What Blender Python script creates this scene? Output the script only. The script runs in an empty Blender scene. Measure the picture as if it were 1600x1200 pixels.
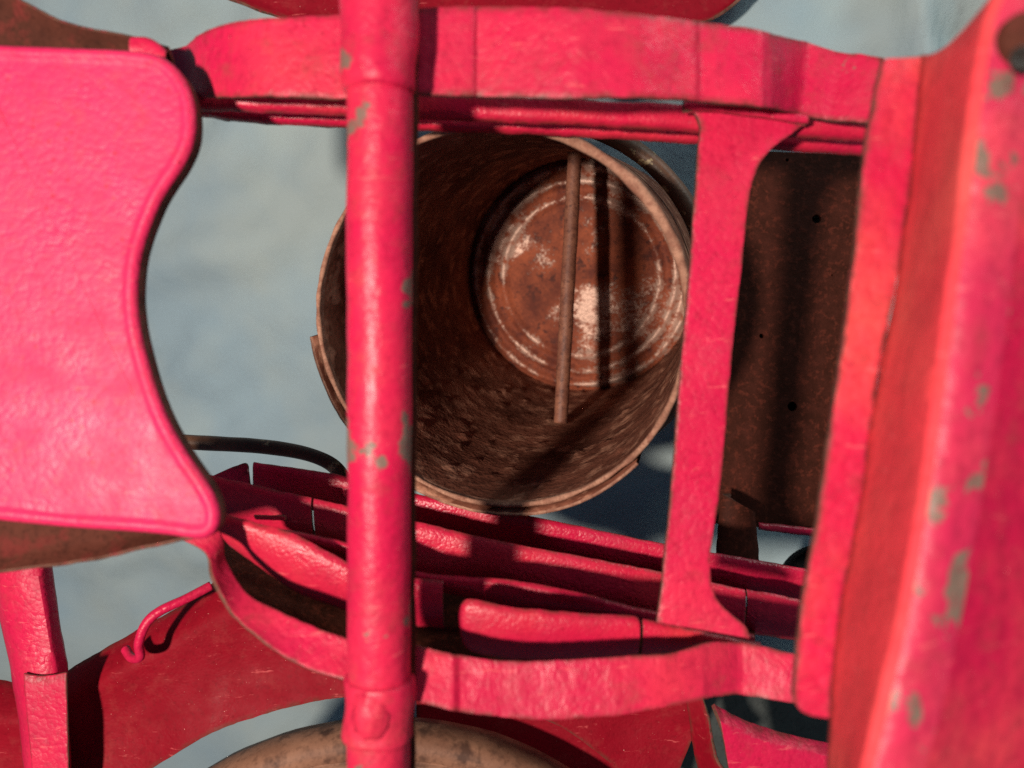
import bpy, bmesh, math, random
from mathutils import Vector, Quaternion, Matrix, noise
random.seed(7)

# ------------------------------------------------------------------ units, camera, light
U = 0.02                                   # one modelling unit is 2 cm
F = 1250.0                                 # focal length in photograph pixels (1600 x 1200)
AX = Vector((2.880, 2.488, -11.265))       # axis of the can, rim to base, in camera axes
RIM = Vector((-0.423, 1.344, -17.647))     # centre of the can's rim, camera axes
CAN_R, CAN_H = 4.25, AX.length
ROT = (-AX).normalized().rotation_difference(Vector((0, 0, 1)))
BASE = RIM + AX                            # centre of the can's inside base
CAM_LOC = Vector((0, 0, 0)) - ROT @ (BASE * U) + Vector((0, 0, 0.30 * U))   # cloth is z = 0 below the can

def W(v):
    """camera axes (units) -> world metres"""
    return CAM_LOC + ROT @ (Vector(v) * U)
def C3(px, py, d):
    return Vector(((px - 800) * d / F, (600 - py) * d / F, -d))
def P(px, py, d):
    return W(C3(px, py, d))

sc = bpy.context.scene
col = sc.collection
cam = bpy.data.cameras.new('camera')
camo = bpy.data.objects.new('camera', cam)
col.objects.link(camo)
camo.matrix_world = Matrix.Translation(CAM_LOC) @ ROT.to_matrix().to_4x4()
cam.sensor_width = 36
cam.lens = F / 1600 * 36
cam.clip_start, cam.clip_end = 0.005, 50
cam.dof.use_dof = True
cam.dof.focus_distance = 21.0 * U
cam.dof.aperture_fstop = 6.6
sc.camera = camo

w = bpy.data.worlds.new('World')
sc.world = w
w.use_nodes = True
bg = w.node_tree.nodes['Background']
bg.inputs[0].default_value = (0.45, 0.66, 1.0, 1)
bg.inputs[1].default_value = 0.125

def lamp(name, pos, target, size, power, colour):
    l = bpy.data.lights.new(name, 'AREA')
    l.shape = 'DISK'
    l.size = size * U
    l.energy = power
    l.color = colour
    o = bpy.data.objects.new(name, l)
    col.objects.link(o)
    o.location = W(pos)
    o.rotation_euler = (W(target) - W(pos)).to_track_quat('-Z', 'Y').to_euler()
    return o
lamp('work_lamp', (-20.4, -4.6, 31), (0, 0, -18), 3.6, 18.5, (1.0, 0.86, 0.74))
lamp('window_light', (36, 38, 8), (3, 3, -27), 14.0, 4.0, (0.86, 1.0, 0.95))

sc.view_settings.view_transform = 'Standard'
sc.view_settings.look = 'None'
sc.view_settings.gamma = 1
sc.view_settings.exposure = 0
sc.cycles.diffuse_bounces = 2
sc.cycles.glossy_bounces = 2
sc.cycles.use_denoising = False

# ------------------------------------------------------------------ materials
def new_mat(name):
    m = bpy.data.materials.new(name)
    m.use_nodes = True
    nt = m.node_tree
    b = nt.nodes['Principled BSDF']
    return m, nt, b
def N(nt, t, **kw):
    n = nt.nodes.new(t)
    for k, v in kw.items():
        if hasattr(n, k) and k not in ('Scale',):
            setattr(n, k, v)
        else:
            n.inputs[k].default_value = v
    return n
def coords(nt, scale=(1, 1, 1)):
    tc = nt.nodes.new('ShaderNodeTexCoord')
    mp = nt.nodes.new('ShaderNodeMapping')
    mp.inputs['Scale'].default_value = scale
    nt.links.new(tc.outputs['Object'], mp.inputs['Vector'])
    return mp.outputs['Vector']
def noise_n(nt, vec, scale, detail=4, rough=0.55, dist=0.0):
    n = nt.nodes.new('ShaderNodeTexNoise')
    n.inputs['Scale'].default_value = scale
    n.inputs['Detail'].default_value = detail
    n.inputs['Roughness'].default_value = rough
    n.inputs['Distortion'].default_value = dist
    nt.links.new(vec, n.inputs['Vector'])
    return n.outputs['Fac']
def ramp(nt, fac, a, b, ca=(0, 0, 0, 1), cb=(1, 1, 1, 1)):
    r = nt.nodes.new('ShaderNodeValToRGB')
    r.color_ramp.elements[0].position = a
    r.color_ramp.elements[1].position = b
    r.color_ramp.elements[0].color = ca
    r.color_ramp.elements[1].color = cb
    nt.links.new(fac, r.inputs['Fac'])
    return r.outputs['Color']
def mix(nt, fac, a, b):
    n = nt.nodes.new('ShaderNodeMix')
    n.data_type = 'RGBA'
    for sock, v in ((n.inputs['Factor'], fac), (n.inputs['A'], a), (n.inputs['B'], b)):
        if isinstance(v, (int, float)):
            sock.default_value = v
        elif isinstance(v, tuple):
            sock.default_value = v if len(v) == 4 else (*v, 1)
        else:
            nt.links.new(v, sock)
    return n.outputs['Result']
def math_n(nt, op, a, b):
    n = nt.nodes.new('ShaderNodeMath')
    n.operation = op
    for i, v in enumerate((a, b)):
        if isinstance(v, (int, float)):
            n.inputs[i].default_value = v
        else:
            nt.links.new(v, n.inputs[i])
    return n.outputs[0]
def bump(nt, b, *layers):
    prev = None
    for h, dist in layers:
        n = nt.nodes.new('ShaderNodeBump')
        n.inputs['Strength'].default_value = 1.0
        n.inputs['Distance'].default_value = dist
        nt.links.new(h, n.inputs['Height'])
        if prev:
            nt.links.new(prev, n.inputs['Normal'])
        prev = n.outputs['Normal']
    nt.links.new(prev, b.inputs['Normal'])

def paint(name, base, tint, chips=0.0, lump=380, lump_h=0.00020, rough=0.42, rust=0.0, tint_amt=0.6, dust=0.5, wrinkle=0.0, spec=0.27, dirt=0.35, chip_scale=30, wave=0.0010, pits=0.35):
    """thick brushed paint with an orange-peel skin, uneven colour, chips and specks"""
    m, nt, b = new_mat(name)
    v = coords(nt)
    big = noise_n(nt, v, 22, 3)
    mid = noise_n(nt, v, 70, 4, 0.6)
    c = mix(nt, math_n(nt, 'MULTIPLY', ramp(nt, big, 0.42, 0.68), tint_amt), base, tint)
    dark = tuple(x * 0.72 for x in base)
    c = mix(nt, math_n(nt, 'MULTIPLY', ramp(nt, mid, 0.45, 0.75), 0.55), c, dark)
    dn = noise_n(nt, v, 95, 5, 0.7)
    c = mix(nt, math_n(nt, 'MULTIPLY', ramp(nt, dn, 0.52, 0.72), dirt), c, (0.30, 0.05, 0.045))
    fn = noise_n(nt, v, 14, 2, 0.5)
    c = mix(nt, math_n(nt, 'MULTIPLY', ramp(nt, fn, 0.40, 0.66), 0.45), c, (base[0] * 0.78, base[1] * 0.45, base[2] * 0.75))
    if rust > 0:
        rn = noise_n(nt, v, 34, 5, 0.65)
        c = mix(nt, ramp(nt, rn, 0.66 - rust * 0.2, 0.74 - rust * 0.2), c, (0.10, 0.018, 0.010))
    if chips > 0:
        cn = noise_n(nt, v, chip_scale, 5, 0.62)
        chip = ramp(nt, cn, 0.735 - chips * 0.12, 0.75 - chips * 0.12)
        c = mix(nt, chip, c, (0.17, 0.115, 0.09))
    fine = noise_n(nt, v, 330, 4, 0.7)
    c = mix(nt, math_n(nt, 'MULTIPLY', ramp(nt, fine, 0.50, 0.72), 0.55), c, (base[0] * 0.55, base[1] * 0.5, base[2] * 0.5))
    sc2 = noise_n(nt, coords(nt, (1.0, 6.0, 1.0)), 60, 4, 0.7)
    c = mix(nt, math_n(nt, 'MULTIPLY', ramp(nt, sc2, 0.64, 0.70), 0.35), c, (0.80, 0.16, 0.16))
    pv = nt.nodes.new('ShaderNodeTexVoronoi')
    pv.inputs['Scale'].default_value = 230
    nt.links.new(v, pv.inputs['Vector'])
    pm = math_n(nt, 'MULTIPLY', ramp(nt, pv.outputs['Distance'], 0.10, 0.24, (1, 1, 1, 1), (0, 0, 0, 1)), ramp(nt, noise_n(nt, v, 55, 2), 0.46, 0.60))
    c = mix(nt, math_n(nt, 'MULTIPLY', pm, pits), c, (base[0] * 0.5, base[1] * 0.4, base[2] * 0.35))
    at = nt.nodes.new('ShaderNodeAttribute')
    at.attribute_name = 'grime'
    gr = math_n(nt, 'MULTIPLY', at.outputs['Fac'], ramp(nt, noise_n(nt, v, 150, 4, 0.7), 0.36, 0.58))
    c = mix(nt, math_n(nt, 'MULTIPLY', gr, 0.85), c, (0.10, 0.030, 0.020))
    sp = noise_n(nt, v, 900, 2)
    c = mix(nt, math_n(nt, 'MULTIPLY', ramp(nt, sp, 0.74, 0.80), dust), c, (0.85, 0.45, 0.38))
    nt.links.new(c, b.inputs['Base Color'])
    rr = ramp(nt, mid, 0.3, 0.7, (rough - 0.1,) * 3 + (1,), (rough + 0.12,) * 3 + (1,))
    nt.links.new(rr, b.inputs['Roughness'])
    b.inputs['Specular IOR Level'].default_value = spec
    vo = nt.nodes.new('ShaderNodeTexVoronoi')
    vo.feature = 'F1'
    vo.inputs['Scale'].default_value = lump
    wv = nt.nodes.new('ShaderNodeVectorMath')
    wv.operation = 'ADD'
    nn = nt.nodes.new('ShaderNodeTexNoise')
    nn.inputs['Scale'].default_value = 120
    sc_ = nt.nodes.new('ShaderNodeVectorMath')
    sc_.operation = 'SCALE'
    sc_.inputs['Scale'].default_value = 0.0022
    nt.links.new(v, nn.inputs['Vector'])
    nt.links.new(nn.outputs['Color'], sc_.inputs[0])
    nt.links.new(v, wv.inputs[0])
    nt.links.new(sc_.outputs[0], wv.inputs[1])
    nt.links.new(wv.outputs[0], vo.inputs['Vector'])
    inv = math_n(nt, 'SUBTRACT', 1.0, math_n(nt, 'POWER', vo.outputs['Distance'], 2.0))
    layers = [(noise_n(nt, v, 45, 2), wave), (inv, lump_h), (noise_n(nt, v, 700, 3), 0.00018)]
    if wrinkle > 0:
        wr = noise_n(nt, coords(nt, (1.0, 0.45, 1.0)), 150, 3, 0.6, 1.6)
        layers.append((wr, wrinkle))
    bump(nt, b, *layers)
    return m

PINK = (0.55, 0.009, 0.060)
SALM = (0.62, 0.032, 0.066)
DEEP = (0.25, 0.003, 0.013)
M = {}
M['paint'] = paint('crimson_paint', PINK, SALM, chips=0.35, tint_amt=0.5)
M['paint_panel'] = paint('crimson_panel_paint', (0.70, 0.022, 0.108), (0.72, 0.036, 0.098), chips=0.0, lump=360, lump_h=0.00017, rough=0.5, tint_amt=0.5, wave=0.00025, dust=0.4, dirt=0.45, spec=0.30, pits=0.8)
M['paint_strap'] = paint('crimson_strap_paint', PINK, SALM, chips=0.4, lump=330, lump_h=0.00015, wrinkle=0.0004, tint_amt=0.9, dirt=0.6)
M['paint_tube'] = paint('crimson_tube_paint', PINK, SALM, chips=1.15, lump=300, lump_h=0.00018, tint_amt=1.0, chip_scale=36, dirt=0.6)
M['paint_channel'] = paint('worn_salmon_paint', (0.54, 0.012, 0.060), (0.68, 0.075, 0.075), chips=0.5, lump=260, lump_h=0.0004, tint_amt=1.0, rough=0.5, chip_scale=40, dirt=0.5)
M['paint_face'] = paint('worn_crimson_face', (0.44, 0.006, 0.048), (0.62, 0.055, 0.066), chips=0.6, lump=240, lump_h=0.0004, tint_amt=1.0, rough=0.5, chip_scale=40, dirt=0.7)
M['paint_shoulder'] = paint('chipped_shoulder_paint', (0.52, 0.022, 0.075), (0.62, 0.060, 0.085), chips=1.35, lump=240, lump_h=0.0004, tint_amt=1.0, rough=0.45, chip_scale=66, dirt=0.5)
M['paint_web'] = paint('dull_salmon_paint', (0.74, 0.052, 0.066), (0.66, 0.095, 0.080), chips=0.0, lump=300, tint_amt=0.8, rough=0.75, dust=0.1)
M['paint_rail'] = paint('glossy_crimson_paint', (0.50, 0.008, 0.048), (0.60, 0.040, 0.045), chips=0.25, lump=620, lump_h=0.00014, rough=0.36, tint_amt=0.6, wave=0.0006)
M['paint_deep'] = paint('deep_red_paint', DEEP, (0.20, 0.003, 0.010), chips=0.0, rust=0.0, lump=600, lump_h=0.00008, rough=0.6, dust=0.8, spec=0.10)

def rusty(name, ca, cb, cc, scale=60, h=0.0008, rough=0.8, metal=None, spec=0.3, stretch=(1, 1, 1), cc_at=0.52):
    m, nt, b = new_mat(name)
    v = coords(nt, stretch)
    n1 = noise_n(nt, v, scale, 5, 0.68)
    n2 = noise_n(nt, v, scale * 2.7, 3, 0.6)
    n3 = noise_n(nt, v, scale * 12, 2, 0.6)
    c = mix(nt, ramp(nt, n1, 0.38, 0.62), ca, cb)
    c = mix(nt, ramp(nt, n2, cc_at, cc_at + (0.14 if cc_at < 0.56 else 0.04)), c, cc)
    c = mix(nt, math_n(nt, 'MULTIPLY', ramp(nt, n3, 0.5, 0.75), 0.5), c, tuple(x * 0.35 for x in ca))
    b.inputs['Specular IOR Level'].default_value = spec
    if metal:
        mn = noise_n(nt, v, scale * 0.55, 7, 0.7)
        f = ramp(nt, mn, metal[0], metal[0] + 0.05)
        gate = ramp(nt, n3, 0.36, 0.5)
        f = math_n(nt, 'MULTIPLY', f, gate)
        c = mix(nt, f, c, metal[1])
        nt.links.new(math_n(nt, 'MULTIPLY', f, 0.75), b.inputs['Metallic'])
        r = nt.nodes.new('ShaderNodeMapRange')
        r.inputs['To Min'].default_value = rough
        r.inputs['To Max'].default_value = 0.36
        nt.links.new(f, r.inputs['Value'])
        nt.links.new(r.outputs[0], b.inputs['Roughness'])
    else:
        b.inputs['Roughness'].default_value = rough
    nt.links.new(c, b.inputs['Base Color'])
    bump(nt, b, (n1, h), (n2, h * 0.5), (n3, h * 0.3))
    return m
M['can'] = rusty('rusty_can_wall', (0.11, 0.034, 0.020), (0.26, 0.095, 0.058), (0.44, 0.21, 0.135), 30, 0.0016, 0.8, spec=0.15)
def can_base_mat():
    m, nt, b = new_mat('rusted_tin_base')
    v = coords(nt)
    n1 = noise_n(nt, v, 40, 5, 0.7)
    n2 = noise_n(nt, v, 130, 4, 0.65)
    n3 = noise_n(nt, v, 520, 2, 0.6)
    c = mix(nt, ramp(nt, n1, 0.36, 0.62), (0.11, 0.024, 0.014), (0.31, 0.075, 0.032))
    c = mix(nt, ramp(nt, n2, 0.55, 0.64), c, (0.075, 0.020, 0.014))
    c = mix(nt, math_n(nt, 'MULTIPLY', ramp(nt, n3, 0.5, 0.7), 0.5), c, (0.07, 0.02, 0.014))
    # bare worn metal, mostly on the crests of the pressed rings
    flat = nt.nodes.new('ShaderNodeVectorMath'); flat.operation = 'MULTIPLY'; flat.inputs[1].default_value = (1, 1, 0)
    nt.links.new(v, flat.inputs[0])
    ln = nt.nodes.new('ShaderNodeVectorMath'); ln.operation = 'LENGTH'
    nt.links.new(flat.outputs[0], ln.inputs[0])
    rr = math_n(nt, 'DIVIDE', ln.outputs['Value'], CAN_R * U)
    cr = nt.nodes.new('ShaderNodeValToRGB')
    el = cr.color_ramp.elements
    el[0].position = 0.0; el[0].color = (0.42,) * 3 + (1,)
    el[1].position = 1.0; el[1].color = (0.3,) * 3 + (1,)
    for pos, val in ((0.25, 0.50), (0.55, 0.2), (0.62, 0.25), (0.67, 0.8), (0.72, 0.25), (0.76, 0.3), (0.80, 0.95), (0.85, 0.3), (0.88, 0.4), (0.92, 1.0), (0.96, 0.4)):
        e = el.new(pos); e.color = (val,) * 3 + (1,)
    nt.links.new(rr, cr.inputs['Fac'])
    pn = noise_n(nt, v, 17, 3, 0.6)
    f = math_n(nt, 'ADD', math_n(nt, 'MULTIPLY', cr.outputs['Color'], 0.30), math_n(nt, 'MULTIPLY', pn, 1.15))
    f = math_n(nt, 'ADD', f, math_n(nt, 'MULTIPLY', n3, 0.35))
    f = ramp(nt, f, 0.90, 1.0)
    f = math_n(nt, 'MULTIPLY', f, ramp(nt, n2, 0.36, 0.52))
    c = mix(nt, f, c, (0.50, 0.32, 0.25))
    nt.links.new(c, b.inputs['Base Color'])
    nt.links.new(math_n(nt, 'MULTIPLY', f, 0.35), b.inputs['Metallic'])
    r = nt.nodes.new('ShaderNodeMapRange')
    r.inputs['To Min'].default_value = 0.8
    r.inputs['To Max'].default_value = 0.5
    nt.links.new(f, r.inputs['Value'])
    nt.links.new(r.outputs[0], b.inputs['Roughness'])
    b.inputs['Specular IOR Level'].default_value = 0.3
    bump(nt, b, (n1, 0.0006), (n2, 0.0005), (n3, 0.0003))
    return m
M['can_base'] = can_base_mat()
M['can_rim'] = rusty('dusty_rim_rust', (0.20, 0.085, 0.055), (0.40, 0.21, 0.14), (0.24, 0.10, 0.065), 110, 0.0003)
M['rod'] = rusty('rusty_rod', (0.20, 0.072, 0.045), (0.30, 0.12, 0.07), (0.13, 0.045, 0.03), 120, 0.0003, 0.6, spec=0.5)
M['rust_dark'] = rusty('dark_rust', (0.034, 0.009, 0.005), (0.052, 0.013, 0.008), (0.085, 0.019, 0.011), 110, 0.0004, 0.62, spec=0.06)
M['rust_brown'] = rusty('brown_rust', (0.055, 0.016, 0.010), (0.090, 0.025, 0.016), (0.13, 0.022, 0.018), 40, 0.001, spec=0.12)
M['edge'] = rusty('bare_edge_rust', (0.07, 0.028, 0.018), (0.17, 0.075, 0.05), (0.22, 0.03, 0.035), 140, 0.0002)
M['tyre'] = rusty('dusty_tyre', (0.17, 0.078, 0.048), (0.29, 0.145, 0.09), (0.08, 0.038, 0.026), 24, 0.0003, 0.6, spec=0.2)
M['hoop'] = rusty('flaking_dark_paint', (0.075, 0.036, 0.020), (0.13, 0.055, 0.028), (0.36, 0.27, 0.14), 42, 0.0004, 0.5, spec=0.4, cc_at=0.60)
M['black'] = rusty('iron_and_hole_black', (0.012, 0.010, 0.009), (0.03, 0.02, 0.016), (0.05, 0.03, 0.02), 80, 0.0003, 0.6)  # roller iron, and the darkness painted inside the holes
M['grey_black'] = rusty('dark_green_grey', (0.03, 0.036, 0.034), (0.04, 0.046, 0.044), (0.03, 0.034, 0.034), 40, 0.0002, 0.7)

def cloth_mat():
    m, nt, b = new_mat('pale_blue_cloth')
    v = coords(nt)
    n1 = noise_n(nt, v, 4.5, 4, 0.6)
    n2 = noise_n(nt, v, 1500, 2)
    c = mix(nt, ramp(nt, n1, 0.40, 0.60), (0.26, 0.36, 0.415), (0.35, 0.42, 0.415))
    c = mix(nt, math_n(nt, 'MULTIPLY', n2, 0.35), c, (0.25, 0.32, 0.35))
    nt.links.new(c, b.inputs['Base Color'])
    b.inputs['Roughness'].default_value = 0.85
    b.inputs['Specular IOR Level'].default_value = 0.2
    bump(nt, b, (noise_n(nt, v, 30, 4), 0.002), (n2, 0.0004))
    return m
M['cloth'] = cloth_mat()

# ------------------------------------------------------------------ mesh helpers
def catmull(pts, n):
    """n samples on a Catmull-Rom curve through the points (open)"""
    k = len(pts) - 1
    out = []
    for i in range(n):
        t = i / (n - 1) * k
        s = min(int(t), k - 1)
        u = t - s
        p0 = pts[max(s - 1, 0)]; p1 = pts[s]; p2 = pts[s + 1]; p3 = pts[min(s + 2, k)]
        out.append(tuple(0.5 * ((2 * b_) + (-a + c) * u + (2 * a - 5 * b_ + 4 * c - d) * u * u + (-a + 3 * b_ - 3 * c + d) * u ** 3)
                         for a, b_, c, d in zip(p0, p1, p2, p3)))
    return out
def linear(pts, n):
    k = len(pts) - 1
    out = []
    for i in range(n):
        t = i / (n - 1) * k
        s = min(int(t), k - 1)
        u = t - s
        out.append(tuple(a + (b_ - a) * u for a, b_ in zip(pts[s], pts[s + 1])))
    return out
def soften(pts, r=1):
    o = []
    for i in range(len(pts)):
        seg = pts[max(i - r, 0):i + r + 1]
        o.append(tuple(sum(c) / len(seg) for c in zip(*seg)))
    o[0], o[-1] = pts[0], pts[-1]
    return o
def densify(pts, n):
    """resample by length so that two edge lists of different lengths can be matched"""
    L = [0]
    for a, b_ in zip(pts, pts[1:]):
        L.append(L[-1] + math.dist(a[:2], b_[:2]))
    out = []
    for i in range(n):
        t = i / (n - 1) * L[-1]
        s = 0
        while s < len(L) - 2 and L[s + 1] < t:
            s += 1
        u = (t - L[s]) / max(L[s + 1] - L[s], 1e-9)
        out.append(tuple(x + (y - x) * u for x, y in zip(pts[s], pts[s + 1])))
    return out

def link(name, me, mats, parent, smooth=True, bevel=0.0):
    for mm in mats:
        me.materials.append(mm)
    if smooth:
        for p in me.polygons:
            p.use_smooth = True
    o = bpy.data.objects.new(name, me)
    col.objects.link(o)
    if parent:
        base = parent
        off = Vector((0, 0, 0))
        while base:
            off += base.location
            base = base.parent
        for v in me.vertices:
            v.co -= off
        o.parent = parent
    if bevel:
        b = o.modifiers.new('bevel', 'BEVEL')
        b.width = bevel * U
        b.segments = 2
        b.limit_method = 'ANGLE'
        b.angle_limit = math.radians(50)
    return o

TO_CAM = None
def grid_mesh(rows, thick, name, noise_amp=0.02, nscale=0.9, edge_index=1):
    """rows: list of rows of camera-axis points (front skin). Closed sheet of the given thickness."""
    n, m = len(rows), len(rows[0])
    nor = []
    for i in range(n):
        r = []
        for j in range(m):
            a = rows[min(i + 1, n - 1)][j] - rows[max(i - 1, 0)][j]
            b_ = rows[i][min(j + 1, m - 1)] - rows[i][max(j - 1, 0)]
            c = a.cross(b_)
            if c.length < 1e-9:
                c = Vector((0, 0, 1))
            c.normalize()
            r.append(c)
        nor.append(r)
    s = sum(nor[i][j].dot(-rows[i][j]) for i in range(n) for j in range(m))
    sg = 1 if s > 0 else -1
    verts, faces, mi = [], [], []
    for side in (0, 1):
        for i in range(n):
            for j in range(m):
                p = rows[i][j]
                q = p + sg * nor[i][j] * (noise_amp * noise.noise(p * nscale) + noise_amp * 0.4 * noise.noise(p * nscale * 3.1))
                if side:
                    q = q - sg * nor[i][j] * thick
                verts.append(W(q))
    k = n * m
    for i in range(n - 1):
        for j in range(m - 1):
            a, b_, c, d = i * m + j, i * m + j + 1, (i + 1) * m + j + 1, (i + 1) * m + j
            faces.append((a, b_, c, d) if sg < 0 else (a, d, c, b_)); mi.append(0)
            faces.append((k + a, k + d, k + c, k + b_) if sg < 0 else (k + a, k + b_, k + c, k + d)); mi.append(0)
    ring = [j for j in range(m)] + [i * m + m - 1 for i in range(1, n)] + [(n - 1) * m + j for j in range(m - 2, -1, -1)] + [i * m for i in range(n - 2, 0, -1)]
    for a, b_ in zip(ring, ring[1:] + ring[:1]):
        faces.append((b_, a, k + a, k + b_)); mi.append(edge_index)
    me = bpy.data.meshes.new(name)
    me.from_pydata(verts, [], faces)
    me.update()
    bm = bmesh.new(); bm.from_mesh(me)
    bmesh.ops.recalc_face_normals(bm, faces=bm.faces)
    bm.to_mesh(me); bm.free()
    for p, x in zip(me.polygons, mi):
        p.material_index = x
    at = me.attributes.new('grime', 'FLOAT', 'POINT')
    for side in (0, 1):
        for i in range(n):
            for j in range(m):
                e = 1.0 if (j in (0, m - 1) or i in (0, n - 1)) else 0.0
                at.data[side * k + i * m + j].value = e
    return me

def ribbon(name, parent, mat, A, B, d=None, n=64, m=10, thick=0.08, crown=0.0, prof=None, smooth_curve=True, edge='edge', amp=0.02, nscale=0.9, bevel=0.03, rag=1.0):
    """a sheet between two edges given as (px, py, depth)"""
    if d is not None:
        A = [(x, y, d) for x, y in A]
        B = [(x, y, d) for x, y in B]
    if len(A) != len(B):
        A, B = densify(A, 24), densify(B, 24)
    f = catmull if smooth_curve else linear
    a, b_ = f(A, n), f(B, n)
    if not smooth_curve:
        a, b_ = soften(a, 1), soften(b_, 1)
    rows = []
    for p, q in zip(a, b_):
        r = []
        cp, cq = C3(*p), C3(*q)
        e1 = 0.030 * noise.noise(cp * 3.7) + 0.014 * noise.noise(cp * 11.0)
        e2 = 0.030 * noise.noise(cq * 3.7) + 0.014 * noise.noise(cq * 11.0)
        wv_ = (cq - cp).normalized()
        cp, cq = cp + wv_ * e1 * rag * 0.55, cq + wv_ * e2 * rag * 0.55
        for j in range(m):
            v = j / (m - 1)
            c = cp.lerp(cq, v)
            off = 0.0
            if crown:
                off -= crown * math.sqrt(max(0.0, 1 - (2 * v - 1) ** 2))
            if prof:
                off += prof(v)
            c = c + Vector((0, 0, -off))
            r.append(c)
        rows.append(r)
    me = grid_mesh(rows, thick, name, amp, nscale)
    return link(name, me, [M[mat], M[edge]], parent, True, bevel)

def tube(name, parent, mat, pts, rad, seg=24, n=80, smooth_curve=True, amp=0.01, flat=1.0, caps=True):
    """pts: camera-axis points; rad: number or function of t"""
    cs = [Vector(p) for p in (catmull([tuple(p) for p in pts], n) if smooth_curve else linear([tuple(p) for p in pts], n))]
    verts, faces = [], []
    up = None
    for i, c in enumerate(cs):
        t = (cs[min(i + 1, n - 1)] - cs[max(i - 1, 0)]).normalized()
        if up is None:
            up = t.orthogonal().normalized()
        up = (up - t * up.dot(t)).normalized()
        si = t.cross(up)
        r = rad(i / (n - 1)) if callable(rad) else rad
        for k in range(seg):
            a = 2 * math.pi * k / seg
            p = c + up * math.cos(a) * r + si * math.sin(a) * r * flat
            p = p + (p - c).normalized() * amp * noise.noise(p * 1.3)
            verts.append(W(p))
    for i in range(n - 1):
        for k in range(seg):
            a, b_ = i * seg + k, i * seg + (k + 1) % seg
            faces.append((a, b_, b_ + seg, a + seg))
    if caps:
        faces.append(tuple(range(seg))[::-1])
        faces.append(tuple((n - 1) * seg + k for k in range(seg)))
    me = bpy.data.meshes.new(name)
    me.from_pydata(verts, [], faces)
    me.update()
    bm = bmesh.new(); bm.from_mesh(me); bmesh.ops.recalc_face_normals(bm, faces=bm.faces); bm.to_mesh(me); bm.free()
    return link(name, me, [M[mat]], parent, True)

def lathe(name, parent, mat, origin, axis, profile, seg=96, amp=0.0, closed=False, a0=0.0, a1=2 * math.pi, nscale=1.0, fn=None, mat2=None, idx=None):
    """profile: (radius, height along axis) in units; origin, axis in camera axes"""
    z = Vector(axis).normalized()
    x = Vector((1, 0, 0)); x = (x - z * x.dot(z)).normalized()
    y = z.cross(x)
    full = abs(a1 - a0 - 2 * math.pi) < 1e-6
    cnt = seg if full else seg + 1
    verts, faces, mi = [], [], []
    for k in range(cnt):
        a = a0 + (a1 - a0) * k / seg
        for i, (r, h) in enumerate(profile):
            if fn:
                r, h = fn(r, h, a, i)
            p = Vector(origin) + (x * math.cos(a) + y * math.sin(a)) * r + z * h
            if amp and r > 1e-4:
                p = p + (x * math.cos(a) + y * math.sin(a)) * amp * noise.noise(p * nscale)
            verts.append(W(p))
    q = len(profile)
    for k in range(seg):
        k2 = (k + 1) % cnt
        for i in range(q - (0 if closed else 1)):
            i2 = (i + 1) % q
            faces.append((k * q + i, k * q + i2, k2 * q + i2, k2 * q + i))
            mi.append(1 if (idx and idx(i)) else 0)
    me = bpy.data.meshes.new(name)
    me.from_pydata(verts, [], faces)
    me.update()
    bm = bmesh.new(); bm.from_mesh(me)
    bmesh.ops.recalc_face_normals(bm, faces=bm.faces)
    bm.to_mesh(me); bm.free()
    for p, m_ in zip(me.polygons, mi):
        p.material_index = m_
    return link(name, me, [M[mat]] + ([M[mat2]] if mat2 else []), parent, True)

def empty(name, loc, label, cat, group=None):
    o = bpy.data.objects.new(name, None)
    col.objects.link(o)
    o.location = loc
    o['label'] = label
    o['category'] = cat
    o.empty_display_size = 0.02
    return o

# ------------------------------------------------------------------ the cloth
def build_cloth():
    n = 420
    S = 78.0
    verts, faces = [], []
    folds = []
    for (x0, y0, x1, y1, wd, hh) in ((1418, -60, 1444, 85, 0.30, 1.1), (1490, -60, 1575, 30, 0.28, 1.0), (1455, -40, 1490, 25, 0.2, 0.5)):
        folds.append((x0, y0, x1, y1, wd, hh))
    inv = ROT.inverted()
    def hit(px, py):
        o = CAM_LOC; dr = ROT @ C3(px, py, 1.0)
        t = -o.z / dr.z
        return (o + dr * t) / U
    fl = [(hit(a, b_), hit(c, d), wd, hh) for a, b_, c, d, wd, hh in folds]
    for i in range(n + 1):
        for j in range(n + 1):
            x = -S + 2 * S * (i / n); y = -S + 2 * S * (j / n)
            x = math.copysign(abs(x / S) ** 1.5 * S, x); y = math.copysign(abs(y / S) ** 1.5 * S, y)
            p = Vector((x, y, 0))
            rr = max(0.0, min(1.0, (math.hypot(x, y) - 4.6) / 4.0))
            h = rr * (0.9 * (noise.noise(p * 0.10) - 0.25) + 0.6 * noise.noise(Vector((x * 0.18 + y * 0.22, y * 0.4 - x * 0.3, 2.0))) + 0.05 * noise.noise(p * 0.9))
            for a, b_, wd, hh in fl:
                ab = b_ - a
                t = max(0.0, min(1.0, (p - a).dot(ab) / ab.dot(ab)))
                dd = (p - (a + ab * t)).length
                h += hh * math.exp(-(dd / (wd * 2)) ** 2)
            h = min(h, 1.2)
            verts.append((x * U, y * U, (h if rr > 0 else 0.0) * U - 0.0005))
    for i in range(n):
        for j in range(n):
            a = i * (n + 1) + j
            faces.append((a, a + n + 1, a + n + 2, a + 1))
    me = bpy.data.meshes.new('cloth')
    me.from_pydata(verts, [], faces)
    me.update()
    o = link('cloth', me, [M['cloth']], None)
    o['kind'] = 'structure'
    o['label'] = 'pale blue grey cloth spread out beneath the red frame'
    return o
build_cloth()

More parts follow.
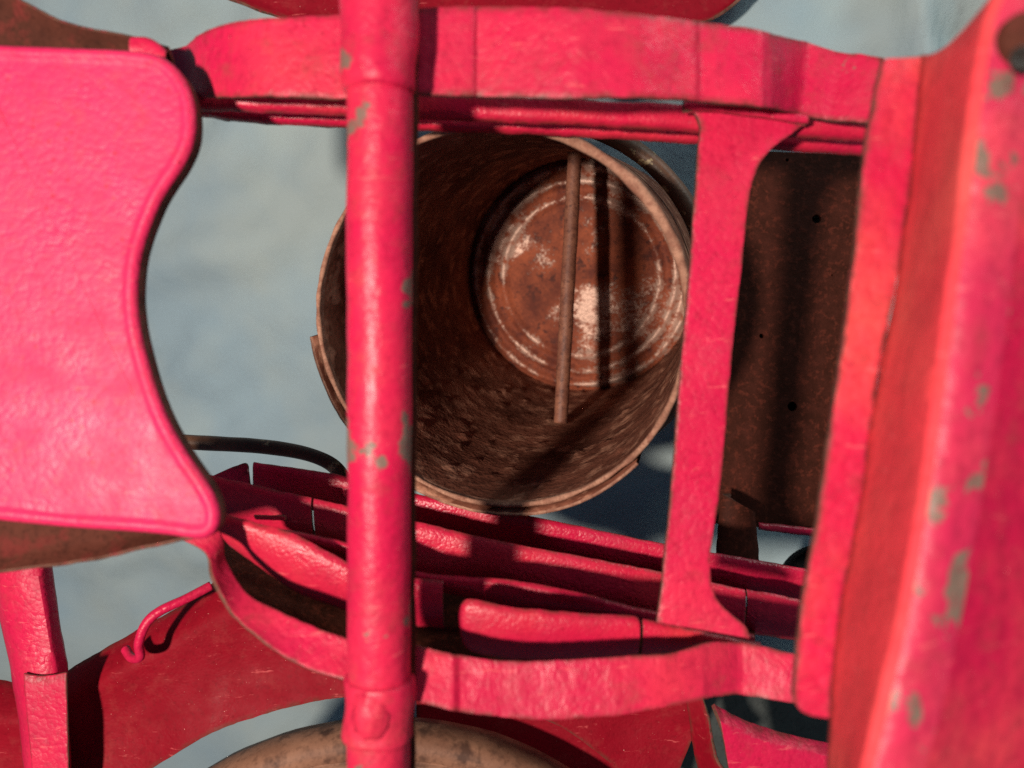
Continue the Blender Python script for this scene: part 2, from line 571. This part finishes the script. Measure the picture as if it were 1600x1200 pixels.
# ------------------------------------------------------------------ the can
can = empty('tin_can', W(BASE) - Vector((0, 0, 0.3 * U)), 'open rusty tin can with a rod across its inside', 'can')
UPA = -AX.normalized()              # from base to rim
def can_wall(r, h, a, i):
    jag = 0.035 * noise.noise(Vector((math.cos(a) * 5, math.sin(a) * 5, 1.0))) + 0.02 * noise.noise(Vector((math.cos(a) * 19, math.sin(a) * 19, 4.0)))
    k = max(0.0, h / CAN_H)
    r += 0.07 * k * noise.noise(Vector((math.cos(a) * 1.2, math.sin(a) * 1.2, h * 0.12))) 
    if h > CAN_H - 0.25:
        h += jag
    lump = noise.noise(Vector((math.cos(a) * 11, math.sin(a) * 11, h * 2.6)))
    if lump > 0.42 and 0.3 < h < CAN_H - 1:
        r -= 0.32 * (lump - 0.42)
    return r, h
T = 0.075
prof = [(CAN_R, -0.30)] + [(CAN_R, -0.1 + (CAN_H + 0.1) * k / 70) for k in range(71)] + [(CAN_R - T * 0.5, CAN_H + 0.03)] + [(CAN_R - T, CAN_H - (CAN_H + 0.1) * k / 70) for k in range(71)] + [(CAN_R - T, -0.30)]
nI = len(prof)
wall = lathe('wall', can, 'can', BASE, UPA, prof, 260, 0, True, fn=can_wall, mat2='can_rim', idx=lambda i: 70 <= i <= 73)
wall['label'] = 'rust brown can wall with flaking inside'
# base with pressed rings
bp = []
for k in range(90):
    r = (CAN_R - T - 0.01) * k / 89
    h = 0.0
    t = r / CAN_R
    for c0, wd, hh in ((0.92, 0.036, 0.19), (0.80, 0.042, 0.19), (0.67, 0.04, 0.15)):
        h += hh * math.exp(-((t - c0) / wd) ** 2)
    bp.append((r, h - 0.05))
base = lathe('base', can, 'can_base', BASE, UPA, bp + [(r, h - 0.05) for r, h in reversed(bp)], 128)
base['label'] = 'ribbed tin base, orange rust with bright bare patches'
def rim_bead():
    z = UPA; x = (Vector((1, 0, 0)) - z * z.x).normalized(); y = z.cross(x)
    n = 161
    pts, rad = [], []
    for k in range(n):
        a = 2 * math.pi * k / (n - 1)
        j = 0.03 * noise.noise(Vector((math.cos(a) * 4, math.sin(a) * 4, 2.0)))
        r0 = CAN_R - T * 0.5 + 0.07 * noise.noise(Vector((math.cos(a) * 1.2, math.sin(a) * 1.2, CAN_H * 0.12)))
        pts.append(RIM + (x * math.cos(a) + y * math.sin(a)) * r0 + z * (0.02 + j))
        rad.append(0.055 + 0.065 * max(0.0, math.cos(a - math.radians(40))) + 0.035 * noise.noise(Vector((math.cos(a) * 9, math.sin(a) * 9, 5.0))))
    o = tube('rim', can, 'can_rim', pts, lambda t: rad[min(n - 1, int(round(t * (n - 1))))], 10, n, smooth_curve=False, amp=0.01, caps=False)
    o['label'] = 'uneven pale brown rim of the can'
rim_bead()
# overlapping outer sheet round the lower half of the rim
def lap(r, h, a, i):
    jag = 0.05 * noise.noise(Vector((math.cos(a) * 4, math.sin(a) * 4, 7.0))) + 0.02 * noise.noise(Vector((math.cos(a) * 21, math.sin(a) * 21, 4.0)))
    r += 0.05 * noise.noise(Vector((math.cos(a) * 1.5, math.sin(a) * 1.5, 3.0)))
    if h > CAN_H - 1:
        h += jag
    return r, h
lp = [(CAN_R + 0.05, 1.0)] + [(CAN_R + 0.05 + 0.07 * k / 20, 1.0 + (CAN_H - 0.9) * k / 20) for k in range(1, 21)] + [(CAN_R + 0.19 - 0.07 * k / 20, CAN_H + 0.1 - (CAN_H - 0.9) * k / 20) for k in range(21)]
ls = lathe('lap_sheet', can, 'can', BASE, UPA, lp, 120, 0, True, a0=math.radians(186), a1=math.radians(318), fn=lap, mat2='can_rim', idx=lambda i: i == 20)
ls['label'] = 'second sheet overlapping the lower can rim'
# the rod through it
c65 = RIM + AX * 0.65
tp = C3(899, 226, 25.1); bt = C3(876, 661, 24.9)
rod = tube('rod', can, 'rod', [tp, tp.lerp(bt, 0.5), bt], 0.225, 20, 60, amp=0.02)
rod['label'] = 'rusty brown rod crossing the inside of the can'
# hoop standing round the can
def hoop():
    c = RIM + AX * 0.36
    z = AX.normalized(); x = (Vector((1, 0, 0)) - z * z.x).normalized(); y = z.cross(x)
    pts = [c + (x * math.cos(a) + y * math.sin(a)) * 4.68 + z * 0.25 * math.sin(a + 0.5) for a in [2 * math.pi * k / 40 for k in range(41)]]
    o = tube('hoop', can, 'hoop', pts, 0.24, 14, 160, amp=0.02, caps=False)
    o['label'] = 'dark hoop round the can with flecks of old yellow paint'
hoop()

# ------------------------------------------------------------------ the red frame
fr = empty('vehicle_frame', W(C3(600, 1150, 27)), 'pink red painted metal frame with straps, rails, fenders and a tube', 'frame')
fr.location.z = 0

def panel():
    out = [(-60, 66), (0, 71), (110, 75), (200, 79), (235, 84), (262, 97), (284, 122), (298, 158), (301, 195), (296, 226), (281, 258), (262, 286), (246, 312), (233, 341), (222, 371), (214, 402), (210, 440), (210, 476), (215, 518), (225, 560), (238, 605), (255, 649), (275, 688), (295, 720), (315, 749), (330, 775), (338, 800), (336, 823), (322, 838), (298, 840), (240, 832), (100, 822), (0, 812), (-60, 806)]
    loop = out + [(-82, 780), (-88, 430), (-82, 90)]
    n = 260
    k = len(loop)
    dens = []
    ext = loop + loop[:3]
    L = [0.0]
    for a, b_ in zip(loop, loop[1:] + loop[:1]):
        L.append(L[-1] + math.dist(a, b_))
    for i in range(n):
        t = L[-1] * i / n
        s = 0
        while L[s + 1] < t:
            s += 1
        u = (t - L[s]) / (L[s + 1] - L[s])
        p0, p1, p2, p3 = loop[s - 1], loop[s], loop[(s + 1) % k], loop[(s + 2) % k]
        dens.append([0.5 * (2 * b_ + (-a + c) * u + (2 * a - 5 * b_ + 4 * c - e) * u * u + (-a + 3 * b_ - 3 * c + e) * u ** 3) for a, b_, c, e in zip(p0, p1, p2, p3)])
    pts = [C3(x, y, 13.7) for x, y in dens]
    nor = []
    for i in range(n):
        t = pts[(i + 1) % n] - pts[i - 1]
        nor.append(Vector((t.y, -t.x, 0)).normalized())     # outward for a clockwise (image) loop
    cen = sum(pts, Vector()) / n
    if sum((pts[i] - cen).dot(nor[i]) for i in range(n)) < 0:
        nor = [-v for v in nor]
    rings = [(0.02, 0.42), (0.03, 0.10), (0.0, 0.04), (-0.05, 0.0), (-0.10, -0.012), (-0.15, 0.0), (-0.195, 0.045), (-0.25, 0.055), (-0.33, 0.05)]
    verts = []
    for off, dz in rings:
        for i in range(n):
            p = pts[i] + nor[i] * off + Vector((0, 0, -dz))
            p.z += 0.03 * noise.noise(p * 0.6)
            verts.append(W(p))
    faces, mi = [], []
    for r in range(len(rings) - 1):
        for i in range(n):
            j = (i + 1) % n
            faces.append((r * n + i, r * n + j, (r + 1) * n + j, (r + 1) * n + i)); mi.append(1 if r == 0 else 0)
    faces.append(tuple(range((len(rings) - 1) * n, len(rings) * n))); mi.append(0)
    faces.append(tuple(range(n))[::-1]); mi.append(1)
    me = bpy.data.meshes.new('panel')
    me.from_pydata(verts, [], faces); me.update()
    bm = bmesh.new(); bm.from_mesh(me); bmesh.ops.recalc_face_normals(bm, faces=bm.faces); bm.to_mesh(me); bm.free()
    for p, x in zip(me.polygons, mi):
        p.material_index = x
    o = link('panel', me, [M['paint_panel'], M['edge']], fr)
    me.polygons[len(me.polygons) - 2].use_smooth = False
    o['label'] = 'wide bright pink plate with rolled rim and hollowed side'
panel()

# brown curved sheet behind the plate
o = ribbon('rusty_sheet', fr, 'rust_brown', [(-70, -60), (-30, -32), (30, 0), (100, 36), (200, 58), (262, 76)], [(-70, 190), (-30, 190), (30, 190), (100, 190), (200, 190), (262, 190)], d=14.45, crown=-0.35, n=50)
o['label'] = 'brown rusty sheet above the pink plate'
o = ribbon('rusty_sheet', fr, 'rust_brown', [(-70, 760), (-30, 760), (75, 770), (150, 770), (240, 780), (300, 790)], [(-70, 896), (-30, 893), (75, 882), (150, 871), (240, 849), (300, 836)], d=14.45, crown=-0.35, n=50)
o['label'] = 'brown rusty sheet below the pink plate'
ribbon('tab', fr, 'paint', [(205, 58), (225, 57), (245, 66), (262, 80)], [(205, 90), (225, 95), (245, 100), (262, 110)], d=14.3, n=16, crown=0.1)

# tube with its collars
TA, TB = C3(594, -80, 12.75), C3(592, 1280, 13.75)
tb = tube('tube', fr, 'paint_tube', [TA, TA.lerp(TB, 0.5), TB], 0.53, 40, 160, amp=0.025)
tb['label'] = 'round crossbar tube, pink paint chipped to grey'
o = tube('side_strip', tb, 'rust_dark', [TA + Vector((0.43, 0, -0.20)), TA.lerp(TB, 0.5) + Vector((0.43, 0, -0.20)), TB + Vector((0.43, 0, -0.20))], 0.17, 14, 120, amp=0.03)  # dark brown strip set along the tube's right side
o['label'] = 'dark brown strip down the side of the tube'
def collar(y0, y1, name='collar'):
    t0, t1 = (y0 + 80) / 1360, (y1 + 80) / 1360
    a, b_ = TA.lerp(TB, t0), TA.lerp(TB, t1)
    tube(name, tb, 'paint_tube', [a, a.lerp(b_, 0.5), b_], lambda t: 0.60 - 0.05 * max(0, abs(2 * t - 1) - 0.85) / 0.15, 40, 24, amp=0.09)
collar(-60, 132)
collar(1040, 1140)
# weld blob on the lower collar
def blob(name, parent, mat, c, r, sq=(1, 1, 0.5), seed=0, amp=0.35, ns=2.2):
    bm = bmesh.new()
    bmesh.ops.create_icosphere(bm, subdivisions=3, radius=1.0)
    for v in bm.verts:
        k = 1 + amp * noise.noise(v.co * ns + Vector((seed, 0, 0)))
        v.co = W(Vector(c) + Vector((v.co.x * sq[0], v.co.y * sq[1], v.co.z * sq[2])) * r * k)
    me = bpy.data.meshes.new(name)
    bm.to_mesh(me); bm.free()
    return link(name, me, [M[mat]], parent)
blob('weld', tb, 'paint_tube', TA.lerp(TB, (1085 + 80) / 1360) + Vector((-0.05, 0, 0.50)), 0.34, (0.9, 1.3, 0.5), 3)

# straps
us = ribbon('strap', fr, 'paint_strap',
            [(225, 80, 16.0), (285, 73, 15.6), (310, 54, 14.9), (345, 38, 14.3), (400, 29, 13.9), (470, 24, 13.75), (545, 20, 13.7)],
            [(225, 128, 16.0), (285, 135, 15.6), (310, 150, 14.9), (345, 151, 14.3), (400, 151, 13.9), (470, 152, 13.75), (545, 155, 13.7)], n=70, m=12, thick=0.10, amp=0.03)
us['label'] = 'left part of the upper flat strap'
us = ribbon('strap', fr, 'paint_strap',
            [(640, 14, 13.3), (670, 12, 13.32), (738, 10, 13.36), (746, 10, 13.44), (900, 12, 12.95), (1000, 22, 13.0), (1086, 31, 13.3), (1096, 33, 13.4), (1190, 46, 13.45), (1206, 52, 13.6), (1262, 66, 14.5), (1310, 82, 14.45), (1380, 89, 14.0)],
            [(640, 146, 13.3), (670, 148, 13.32), (738, 150, 13.36), (746, 150, 13.44), (900, 153, 12.95), (1000, 152, 13.0), (1086, 156, 13.3), (1096, 157, 13.4), (1190, 166, 13.45), (1206, 168, 13.6), (1250, 178, 14.5), (1290, 187, 14.45), (1362, 192, 14.0)],
            n=121, m=12, thick=0.10, smooth_curve=False, amp=0.03)
us['label'] = 'right part of the upper flat strap, kinked near its end'
lsr = ribbon('strap', fr, 'paint_strap',
             [(285, 795, 15.2), (342, 828, 15.3), (352, 870, 15.3), (371, 906, 15.1), (393, 931, 14.9), (440, 956, 14.7), (500, 982, 14.5), (560, 1002, 14.4)],
             [(262, 835, 15.2), (318, 862, 15.0), (336, 905, 14.8), (362, 955, 14.6), (400, 992, 14.4), (460, 1034, 14.2), (530, 1060, 14.1), (575, 1072, 14.1)], n=80, m=10, thick=0.10, amp=0.04)
lsr['label'] = 'left part of the lower flat strap, curving down from the plate'
lsr = ribbon('strap', fr, 'paint_strap',
             [(645, 1006, 14.0), (660, 1010, 13.98), (708, 1023, 13.95), (718, 1024, 14.03), (790, 1034, 14.0), (860, 1033, 13.95), (960, 1027, 13.95), (1045, 1021, 14.05), (1098, 1007, 14.3), (1108, 1004, 14.38), (1152, 1003, 14.7), (1160, 1003, 14.72), (1245, 1023, 14.5)],
             [(645, 1094, 13.7), (660, 1098, 13.7), (708, 1111, 13.7), (718, 1112, 13.78), (790, 1121, 13.8), (860, 1125, 13.8), (960, 1118, 13.8), (1045, 1104, 13.9), (1098, 1092, 14.1), (1108, 1090, 14.2), (1152, 1085, 14.5), (1160, 1085, 14.52), (1245, 1099, 14.3)],
             n=121, m=12, thick=0.10, smooth_curve=False, amp=0.04)
lsr['label'] = 'right part of the lower flat strap, wrinkled paint'

# I-shaped bracket
br = ribbon('bracket', fr, 'paint',
            [(1072, 150), (1080, 165), (1094, 196), (1092, 225), (1089, 265), (1086, 310), (1078, 420), (1062, 600), (1048, 780), (1038, 870), (1036, 900), (1033, 928), (1030, 948), (1028, 962), (1026, 972)],
            [(1275, 172), (1262, 190), (1238, 208), (1205, 233), (1184, 262), (1170, 310), (1158, 420), (1143, 560), (1127, 740), (1112, 850), (1110, 890), (1117, 930), (1138, 956), (1164, 978), (1172, 998)], d=14.6, n=140, m=14, thick=0.14, amp=0.03, rag=0.6)
br['label'] = 'upright bracket with flared ends, pebbled pink paint'
ribbon('ledge', br, 'paint', [(1068, 158), (1150, 160), (1262, 178)], [(1068, 172), (1150, 180), (1262, 196)], d=14.5, n=30, m=8, thick=0.2, crown=0.08)

# right-hand channel: flange, web, face
fl = ribbon('flange', fr, 'paint_channel',
            [(1384, 92), (1374, 118), (1360, 190), (1350, 260), (1334, 420), (1310, 590), (1290, 730), (1277, 820), (1262, 900), (1248, 1000), (1242, 1082), (1247, 1106), (1264, 1117), (1292, 1122)],
            [(1448, 88), (1442, 118), (1434, 190), (1427, 270), (1406, 420), (1374, 570), (1354, 730), (1340, 820), (1321, 920), (1308, 1020), (1299, 1082), (1298, 1104), (1297, 1114), (1296, 1123)], d=11.6, n=90, m=8, thick=0.12, amp=0.02)
fl['label'] = 'flat pink flange along the thick channel'
def chan():
    ys = [-60, 20, 105, 250, 420, 620, 820, 1000, 1200, 1320]
    bx = [1485, 1458, 1438, 1424, 1404, 1366, 1336, 1305, 1290, 1282]
    cx = [1585, 1540, 1522, 1503, 1480, 1455, 1425, 1392, 1345, 1312]
    rows = []
    N_ = 60
    B_ = catmull(list(zip(bx, ys)), N_); C_ = catmull(list(zip(cx, ys)), N_)
    for (b0, y0), (c0, y1) in zip(B_, C_):
        top = max(0.0, min(1.0, (130 - y0) / 120))
        ya = y0
        r = []
        p1 = C3(b0, max(ya, 88) if ya > -100 else ya, 11.62)
        p2 = C3(c0, ya, 9.4)
        for k in range(8):
            r.append(p1.lerp(p2, k / 7))
        # rounded shoulder and near face
        p3 = p2 + Vector((0.10, 0, 0.10)); p4 = p2 + Vector((0.26, 0, 0.15)); p5 = p2 + Vector((0.42, 0, 0.13))
        r += [p3, p4, p5]
        p6 = p5 + Vector((2.8, 0, -1.0))
        for k in range(1, 9):
            r.append(p5.lerp(p6, k / 8))
        rows.append(r)
    rows = [r for r in rows]
    me = grid_mesh(rows, 0.12, 'channel', 0.03, 1.1)
    for p in me.polygons:
        if p.material_index == 0 and all((v % 19) <= 8 for v in p.vertices):
            p.material_index = 2
        elif p.material_index == 0 and all((v % 19) <= 11 for v in p.vertices):
            p.material_index = 3
    o = link('channel', me, [M['paint_face'], M['edge'], M['paint_web'], M['paint_shoulder']], fr, True, 0.03)
    o['label'] = 'thick worn channel, salmon pink paint chipped along its shoulder'
    return o
ch = chan()
# rusty collar on the near face; black dish painted as the hole's shade
hc = C3(1604, 60, 9.17)
lathe('washer', ch, 'rust_brown', hc, (0, 0, 1), [(0.30, -0.10), (0.30, 0.02), (0.28, 0.04), (0.0, 0.04)], 40, 0.02)
lathe('hole_dish', ch, 'black', C3(1598, 92, 9.10), (0, 0, 1), [(0.15, -0.02), (0.14, 0.03), (0.10, 0.01), (0.0, -0.01)], 30)

# upper rails
RAILP = lambda v: 0.20 * (1 - math.sqrt(max(0.0, 1 - min(1, v) ** 6))) + 0.05 * max(0.0, 1 - v / 0.10)
for A, B, d, lab in (
    ([(296, 140), (420, 142), (650, 146), (900, 154), (1100, 164), (1370, 186)], [(296, 168), (420, 171), (650, 181), (900, 191), (1100, 202), (1370, 218)], 14.9, 'upper rail just under the strap'),
    ([(300, 158), (420, 164), (650, 174), (900, 184), (1100, 196), (1370, 212)], [(300, 178), (420, 190), (650, 199), (900, 209), (1100, 222), (1370, 241)], 15.9, 'lowest upper rail above the can')):
    o = ribbon('rail', fr, 'paint_rail', A, B, d=d, n=90, m=12, prof=RAILP, thick=0.12, amp=0.03, nscale=1.6)
    o['label'] = lab
ribbon('rail_edge', o, 'rust_dark', [(300, 172), (360, 180), (365, 181), (530, 193)], [(300, 176), (355, 188), (366, 187), (530, 199)], d=16.3, n=40, m=4, thick=0.06)

# lower rails
LR = [
    ([(394, 722, 19.5), (470, 732, 19.4), (545, 745, 19.4), (650, 771, 19.3), (800, 800, 19.2), (1040, 850, 19.0), (1160, 871, 18.9), (1290, 894, 18.8)],
     [(394, 790, 19.5), (470, 800, 19.4), (545, 812, 19.4), (650, 838, 19.3), (800, 868, 19.2), (1040, 914, 19.0), (1160, 936, 18.9), (1290, 960, 18.8)], 'farthest lower rail beneath the can'),
    ([(325, 742, 18.1), (420, 764, 18.05), (486, 778, 18.0)], [(325, 812, 18.1), (420, 836, 18.05), (486, 850, 18.0)], 'short end piece of the middle lower rail'),
    ([(489, 779, 18.0), (545, 791, 18.0), (650, 815, 17.95), (780, 845, 17.9), (1040, 895, 17.8), (1166, 922, 17.7)], [(489, 850, 18.0), (545, 868, 18.0), (650, 905, 17.95), (780, 925, 17.9), (1040, 985, 17.8), (1166, 1012, 17.7)], 'middle lower rail with shiny upper edge'),
    ([(1168, 922, 17.72), (1220, 931, 17.65), (1300, 948, 17.6)], [(1168, 995, 17.72), (1220, 1005, 17.65), (1300, 1020, 17.6)], 'end piece of the middle lower rail by the channel'),
    ([(420, 824, 16.5), (545, 850, 16.45), (650, 893, 16.4), (720, 902, 16.35), (790, 906, 16.3), (900, 926, 16.2), (1000, 951, 16.1), (1180, 992, 16.0)], [(420, 845, 16.5), (545, 885, 16.45), (650, 925, 16.4), (720, 940, 16.35), (790, 960, 16.3), (900, 975, 16.2), (1000, 985, 16.1), (1180, 1025, 16.0)], 'thin lower rail behind the rounded strip'),
    ([(325, 796, 16.0), (400, 818, 15.95), (460, 836, 15.9), (545, 880, 15.85), (620, 900, 15.85), (692, 908, 15.9)], [(350, 860, 16.0), (400, 895, 15.95), (460, 935, 15.9), (545, 965, 15.85), (620, 985, 15.85), (692, 990, 15.9)], 'lower rail curving away from the pink plate'),
    ([(716, 956, 15.2), (722, 943, 15.1), (740, 938, 15.05), (800, 950, 15.0), (900, 959, 15.0), (985, 963, 15.0), (1000, 970, 15.0)], [(716, 985, 15.2), (722, 1015, 15.1), (740, 1030, 15.05), (800, 1040, 15.0), (900, 1040, 15.0), (985, 1040, 15.0), (1000, 1036, 15.0)], 'bright rounded strip with a blunt end'),
    ([(1005, 968, 15.05), (1090, 986, 15.05), (1190, 1006, 15.05)], [(1005, 1036, 15.05), (1090, 1040, 15.05), (1190, 1046, 15.05)], 'short strip next to the bracket foot'),
]
for A, B, lab in LR:
    o = ribbon('rail', fr, 'paint_rail', A, B, n=90, m=14, prof=lambda v: 0.07 * max(0.0, 1 - v / 0.10) + 0.35 * v * v * v, thick=0.10, amp=0.02, nscale=1.2)
    o['label'] = lab
o = ribbon('fin', fr, 'paint_rail', [(330, 745), (380, 724), (388, 738)], [(330, 775), (380, 775), (392, 775)], d=20.4, n=24, m=6, thick=0.08)
o['label'] = 'small triangular tab beside the rails'
ribbon('fin', fr, 'paint_rail', [(395, 805), (430, 806), (446, 807)], [(398, 812), (430, 814), (446, 815)], d=17.2, n=12, m=4, thick=0.1)
o = ribbon('trough', fr, 'rust_dark', [(345, 800, 20.2), (440, 815, 20.2), (545, 840, 20.0), (700, 870, 19.8), (1050, 930, 19.6), (1180, 950, 19.6)], [(345, 925, 16.4), (440, 985, 15.9), (545, 1040, 15.7), (700, 1060, 15.6), (1050, 1055, 15.6), (1180, 1050, 15.6)], n=60, m=12, thick=0.08)  # floor carried on behind the rails, dark colour standing in for deep shade
o['label'] = 'rusty inner floor, extended and darkened as shade behind the lower rails'

# dark plate with holes behind the channel, black backing added to darken them
def box():
    d0 = 23.6
    outl = [(1128, 234), (1368, 242), (1368, 836), (1185, 824), (1092, 816)]
    holes = [(1276, 342, 0.13), (1238, 635, 0.14), (1190, 525, 0.07), (1300, 430, 0.03), (1230, 250, 0.05)]
    bm = bmesh.new()
    def loopv(pts):
        vs = [bm.verts.new(p) for p in pts]
        return [bm.edges.new((a, b_)) for a, b_ in zip(vs, vs[1:] + vs[:1])]
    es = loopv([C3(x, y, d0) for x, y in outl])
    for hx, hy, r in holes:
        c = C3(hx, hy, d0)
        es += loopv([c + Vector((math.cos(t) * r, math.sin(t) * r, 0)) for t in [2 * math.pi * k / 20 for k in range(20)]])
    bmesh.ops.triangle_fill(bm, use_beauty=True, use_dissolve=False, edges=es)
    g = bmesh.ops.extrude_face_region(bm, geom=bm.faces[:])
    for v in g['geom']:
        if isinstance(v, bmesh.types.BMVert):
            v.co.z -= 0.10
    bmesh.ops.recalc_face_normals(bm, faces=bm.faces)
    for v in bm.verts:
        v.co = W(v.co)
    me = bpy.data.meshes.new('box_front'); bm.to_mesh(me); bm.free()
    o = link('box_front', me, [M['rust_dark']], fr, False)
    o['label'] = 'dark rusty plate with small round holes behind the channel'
    cs = [C3(x, y, d0 + 0.1) for x, y in outl]
    verts = [W(c) for c in cs] + [W(c + Vector((0, 0, -1.6))) for c in cs]
    k = len(cs)
    me = bpy.data.meshes.new('box_backing')
    me.from_pydata(verts, [], [tuple(range(k, 2 * k))] + [(i, (i + 1) % k, k + (i + 1) % k, k + i) for i in range(k)])
    link('box_backing', me, [M['black']], o, False)  # unseen black backing, added to keep the holes dark
    ribbon('box_lip', o, 'paint_rail', [(1185, 816), (1290, 826)], [(1185, 828), (1290, 841)], d=23.4, n=14, m=6, thick=0.1, crown=0.06)
box()
o = ribbon('leg', fr, 'rust_dark', [(1128, 772), (1122, 820), (1116, 900)], [(1180, 800), (1184, 840), (1187, 890)], d=22.4, n=30, m=8, thick=0.6, crown=0.15)
o['label'] = 'dark flat leg under the rusty plate'
lathe('roller', fr, 'black', C3(1290, 925, 24.5), (0, 0, 1), [(0, 0.3), (0.5, 0.3), (1.1, 0.25), (1.36, 0.0), (1.36, -0.5), (1.1, -0.7), (0, -0.7)], 48)

# the handle bar at the left of the can
hb = tube('handle', fr, 'hoop', [C3(250, 690, 21.6), C3(300, 691, 21.5), (C3(400, 697, 21.4)), C3(470, 707, 21.3), C3(515, 724, 21.2), C3(537, 750, 21.1), C3(545, 790, 21.1)], 0.20, 16, 80, amp=0.02)
hb['label'] = 'thin bent bar, brown with worn yellowish paint'

# fenders
def fprof(v):
    if v < 0.22:
        return 0.75 * (1 - v / 0.22) - 0.10 * math.sin(v / 0.22 * math.pi)
    return 0.16 * math.sin((v - 0.22) / 0.78 * math.pi)
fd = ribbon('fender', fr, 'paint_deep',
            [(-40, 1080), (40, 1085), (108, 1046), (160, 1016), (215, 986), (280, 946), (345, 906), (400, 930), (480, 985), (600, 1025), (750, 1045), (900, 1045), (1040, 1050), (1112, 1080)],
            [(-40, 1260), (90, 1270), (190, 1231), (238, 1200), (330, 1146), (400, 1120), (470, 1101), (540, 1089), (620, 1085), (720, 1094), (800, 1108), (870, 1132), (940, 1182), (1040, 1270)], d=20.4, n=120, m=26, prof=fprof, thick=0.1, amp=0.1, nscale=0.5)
fd['label'] = 'deep red curved fender arching over the wheel'
tube('wire_edge', fd, 'paint', [C3(196, 1014, 19.9), C3(206, 1028, 19.7), C3(219, 1026, 19.5), C3(217, 1005, 19.4), C3(228, 975, 19.4), C3(250, 955, 19.5), C3(290, 936, 19.7), C3(330, 915, 20.0)], 0.115, 12, 60, amp=0.01)
fp = ribbon('fender_end', fr, 'paint',
            [(1122, 1108), (1150, 1126), (1190, 1142), (1240, 1156), (1310, 1172), (1420, 1190)],
            [(1160, 1320), (1180, 1320), (1200, 1320), (1240, 1320), (1310, 1320), (1420, 1320)], d=18.4, n=60, m=12, thick=0.12, prof=lambda v: 0.35 * max(0, 1 - v / 0.1), amp=0.04)
fp['label'] = 'pink plate at the fender end below the channel'
ribbon('fender_lip', fd, 'paint_deep', [(1096, 1088, 19.6), (1106, 1120, 19.4), (1112, 1160, 19.2), (1120, 1192, 19.0), (1140, 1215, 18.9)], [(1070, 1092, 19.8), (1075, 1120, 19.8), (1080, 1160, 19.8), (1090, 1200, 19.8), (1100, 1240, 19.8)], n=30, m=6, thick=0.1)
o = ribbon('dark_backing', fr, 'grey_black', [(1040, 1040), (1200, 1040), (1420, 1060)], [(1060, 1330), (1200, 1330), (1420, 1330)], d=23.0, n=20, m=6)  # dark green grey sheet filling the opening below the strap
o['label'] = 'dark green grey sheet behind the fender end'
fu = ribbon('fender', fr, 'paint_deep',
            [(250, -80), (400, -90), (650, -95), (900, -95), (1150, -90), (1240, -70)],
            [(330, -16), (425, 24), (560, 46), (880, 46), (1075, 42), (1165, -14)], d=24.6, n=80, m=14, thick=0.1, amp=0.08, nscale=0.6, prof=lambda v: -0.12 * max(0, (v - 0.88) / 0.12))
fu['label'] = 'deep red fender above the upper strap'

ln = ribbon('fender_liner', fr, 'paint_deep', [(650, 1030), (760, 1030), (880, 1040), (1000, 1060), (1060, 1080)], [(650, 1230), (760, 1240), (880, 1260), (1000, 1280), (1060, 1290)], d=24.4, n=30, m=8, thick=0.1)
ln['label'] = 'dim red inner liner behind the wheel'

# post at the lower left
def post():
    rows = []
    for y, l, a, b_, r, dz in ((874, -18, -4, 66, 78, 0.25), (882, -20, -2, 64, 80, 0.02), (900, -16, 2, 64, 83, 0), (1036, 14, 26, 86, 105, 0), (1120, 28, 38, 90, 108, 0), (1280, 46, 58, 96, 116, 0)):
        d = 19.5 + dz
        p = [C3(l, y, d + 0.7), C3(l + 2, y, d + 0.5), C3(a - 4, y, d + 0.1), C3(a + 6, y, d), C3((a + b_) / 2, y, d - 0.02), C3(b_ - 4, y, d), C3(b_ + 3, y, d + 0.08), C3(r - 2, y, d + 0.5), C3(r, y, d + 0.7)]
        rows.append(p)
    fine = []
    for i in range(len(rows) - 1):
        for k in range(8):
            fine.append([p.lerp(q, k / 8) for p, q in zip(rows[i], rows[i + 1])])
    fine.append(rows[-1])
    me = grid_mesh(fine, 0.1, 'post', 0.03)
    o = link('post', me, [M['paint'], M['edge']], fr, True, 0.02)
    o['label'] = 'short pink folded post standing by the fender'
    ribbon('lap_plate', o, 'paint', [(36, 1052), (70, 1056), (104, 1050)], [(60, 1290), (80, 1290), (112, 1290)], d=19.36, n=12, m=16, thick=0.08, crown=0.04)
post()

# the wheel
wc = C3(597, 1718, 22.0)
wr = 573 * 22.0 / F
wh = lathe('wheel', fr, 'tyre', wc, (0, 0, 1), [(wr - 2.6, -1.6), (wr - 0.4, -1.6), (wr - 0.08, -1.3), (wr, -0.8), (wr - 0.05, -0.35), (wr - 0.2, -0.1), (wr - 0.45, 0.0), (wr - 0.72, 0.0), (wr - 0.76, -0.05), (wr - 0.80, -0.05), (wr - 0.84, 0.02), (wr - 1.1, 0.02), (wr - 1.7, -0.1), (wr - 2.3, -0.3), (wr - 2.6, -0.5)], 160, 0.03, True)
wh['label'] = 'dusty brown tyre with a groove round its side'
lathe('wheel_disc', wh, 'rust_brown', wc, (0, 0, 1), [(wr - 2.55, -0.5), (wr - 2.8, -0.9), (3.0, -0.6), (1.2, -0.2), (1.0, 0.2), (0, 0.2), (0, -1.2), (wr - 2.7, -1.3)], 96)
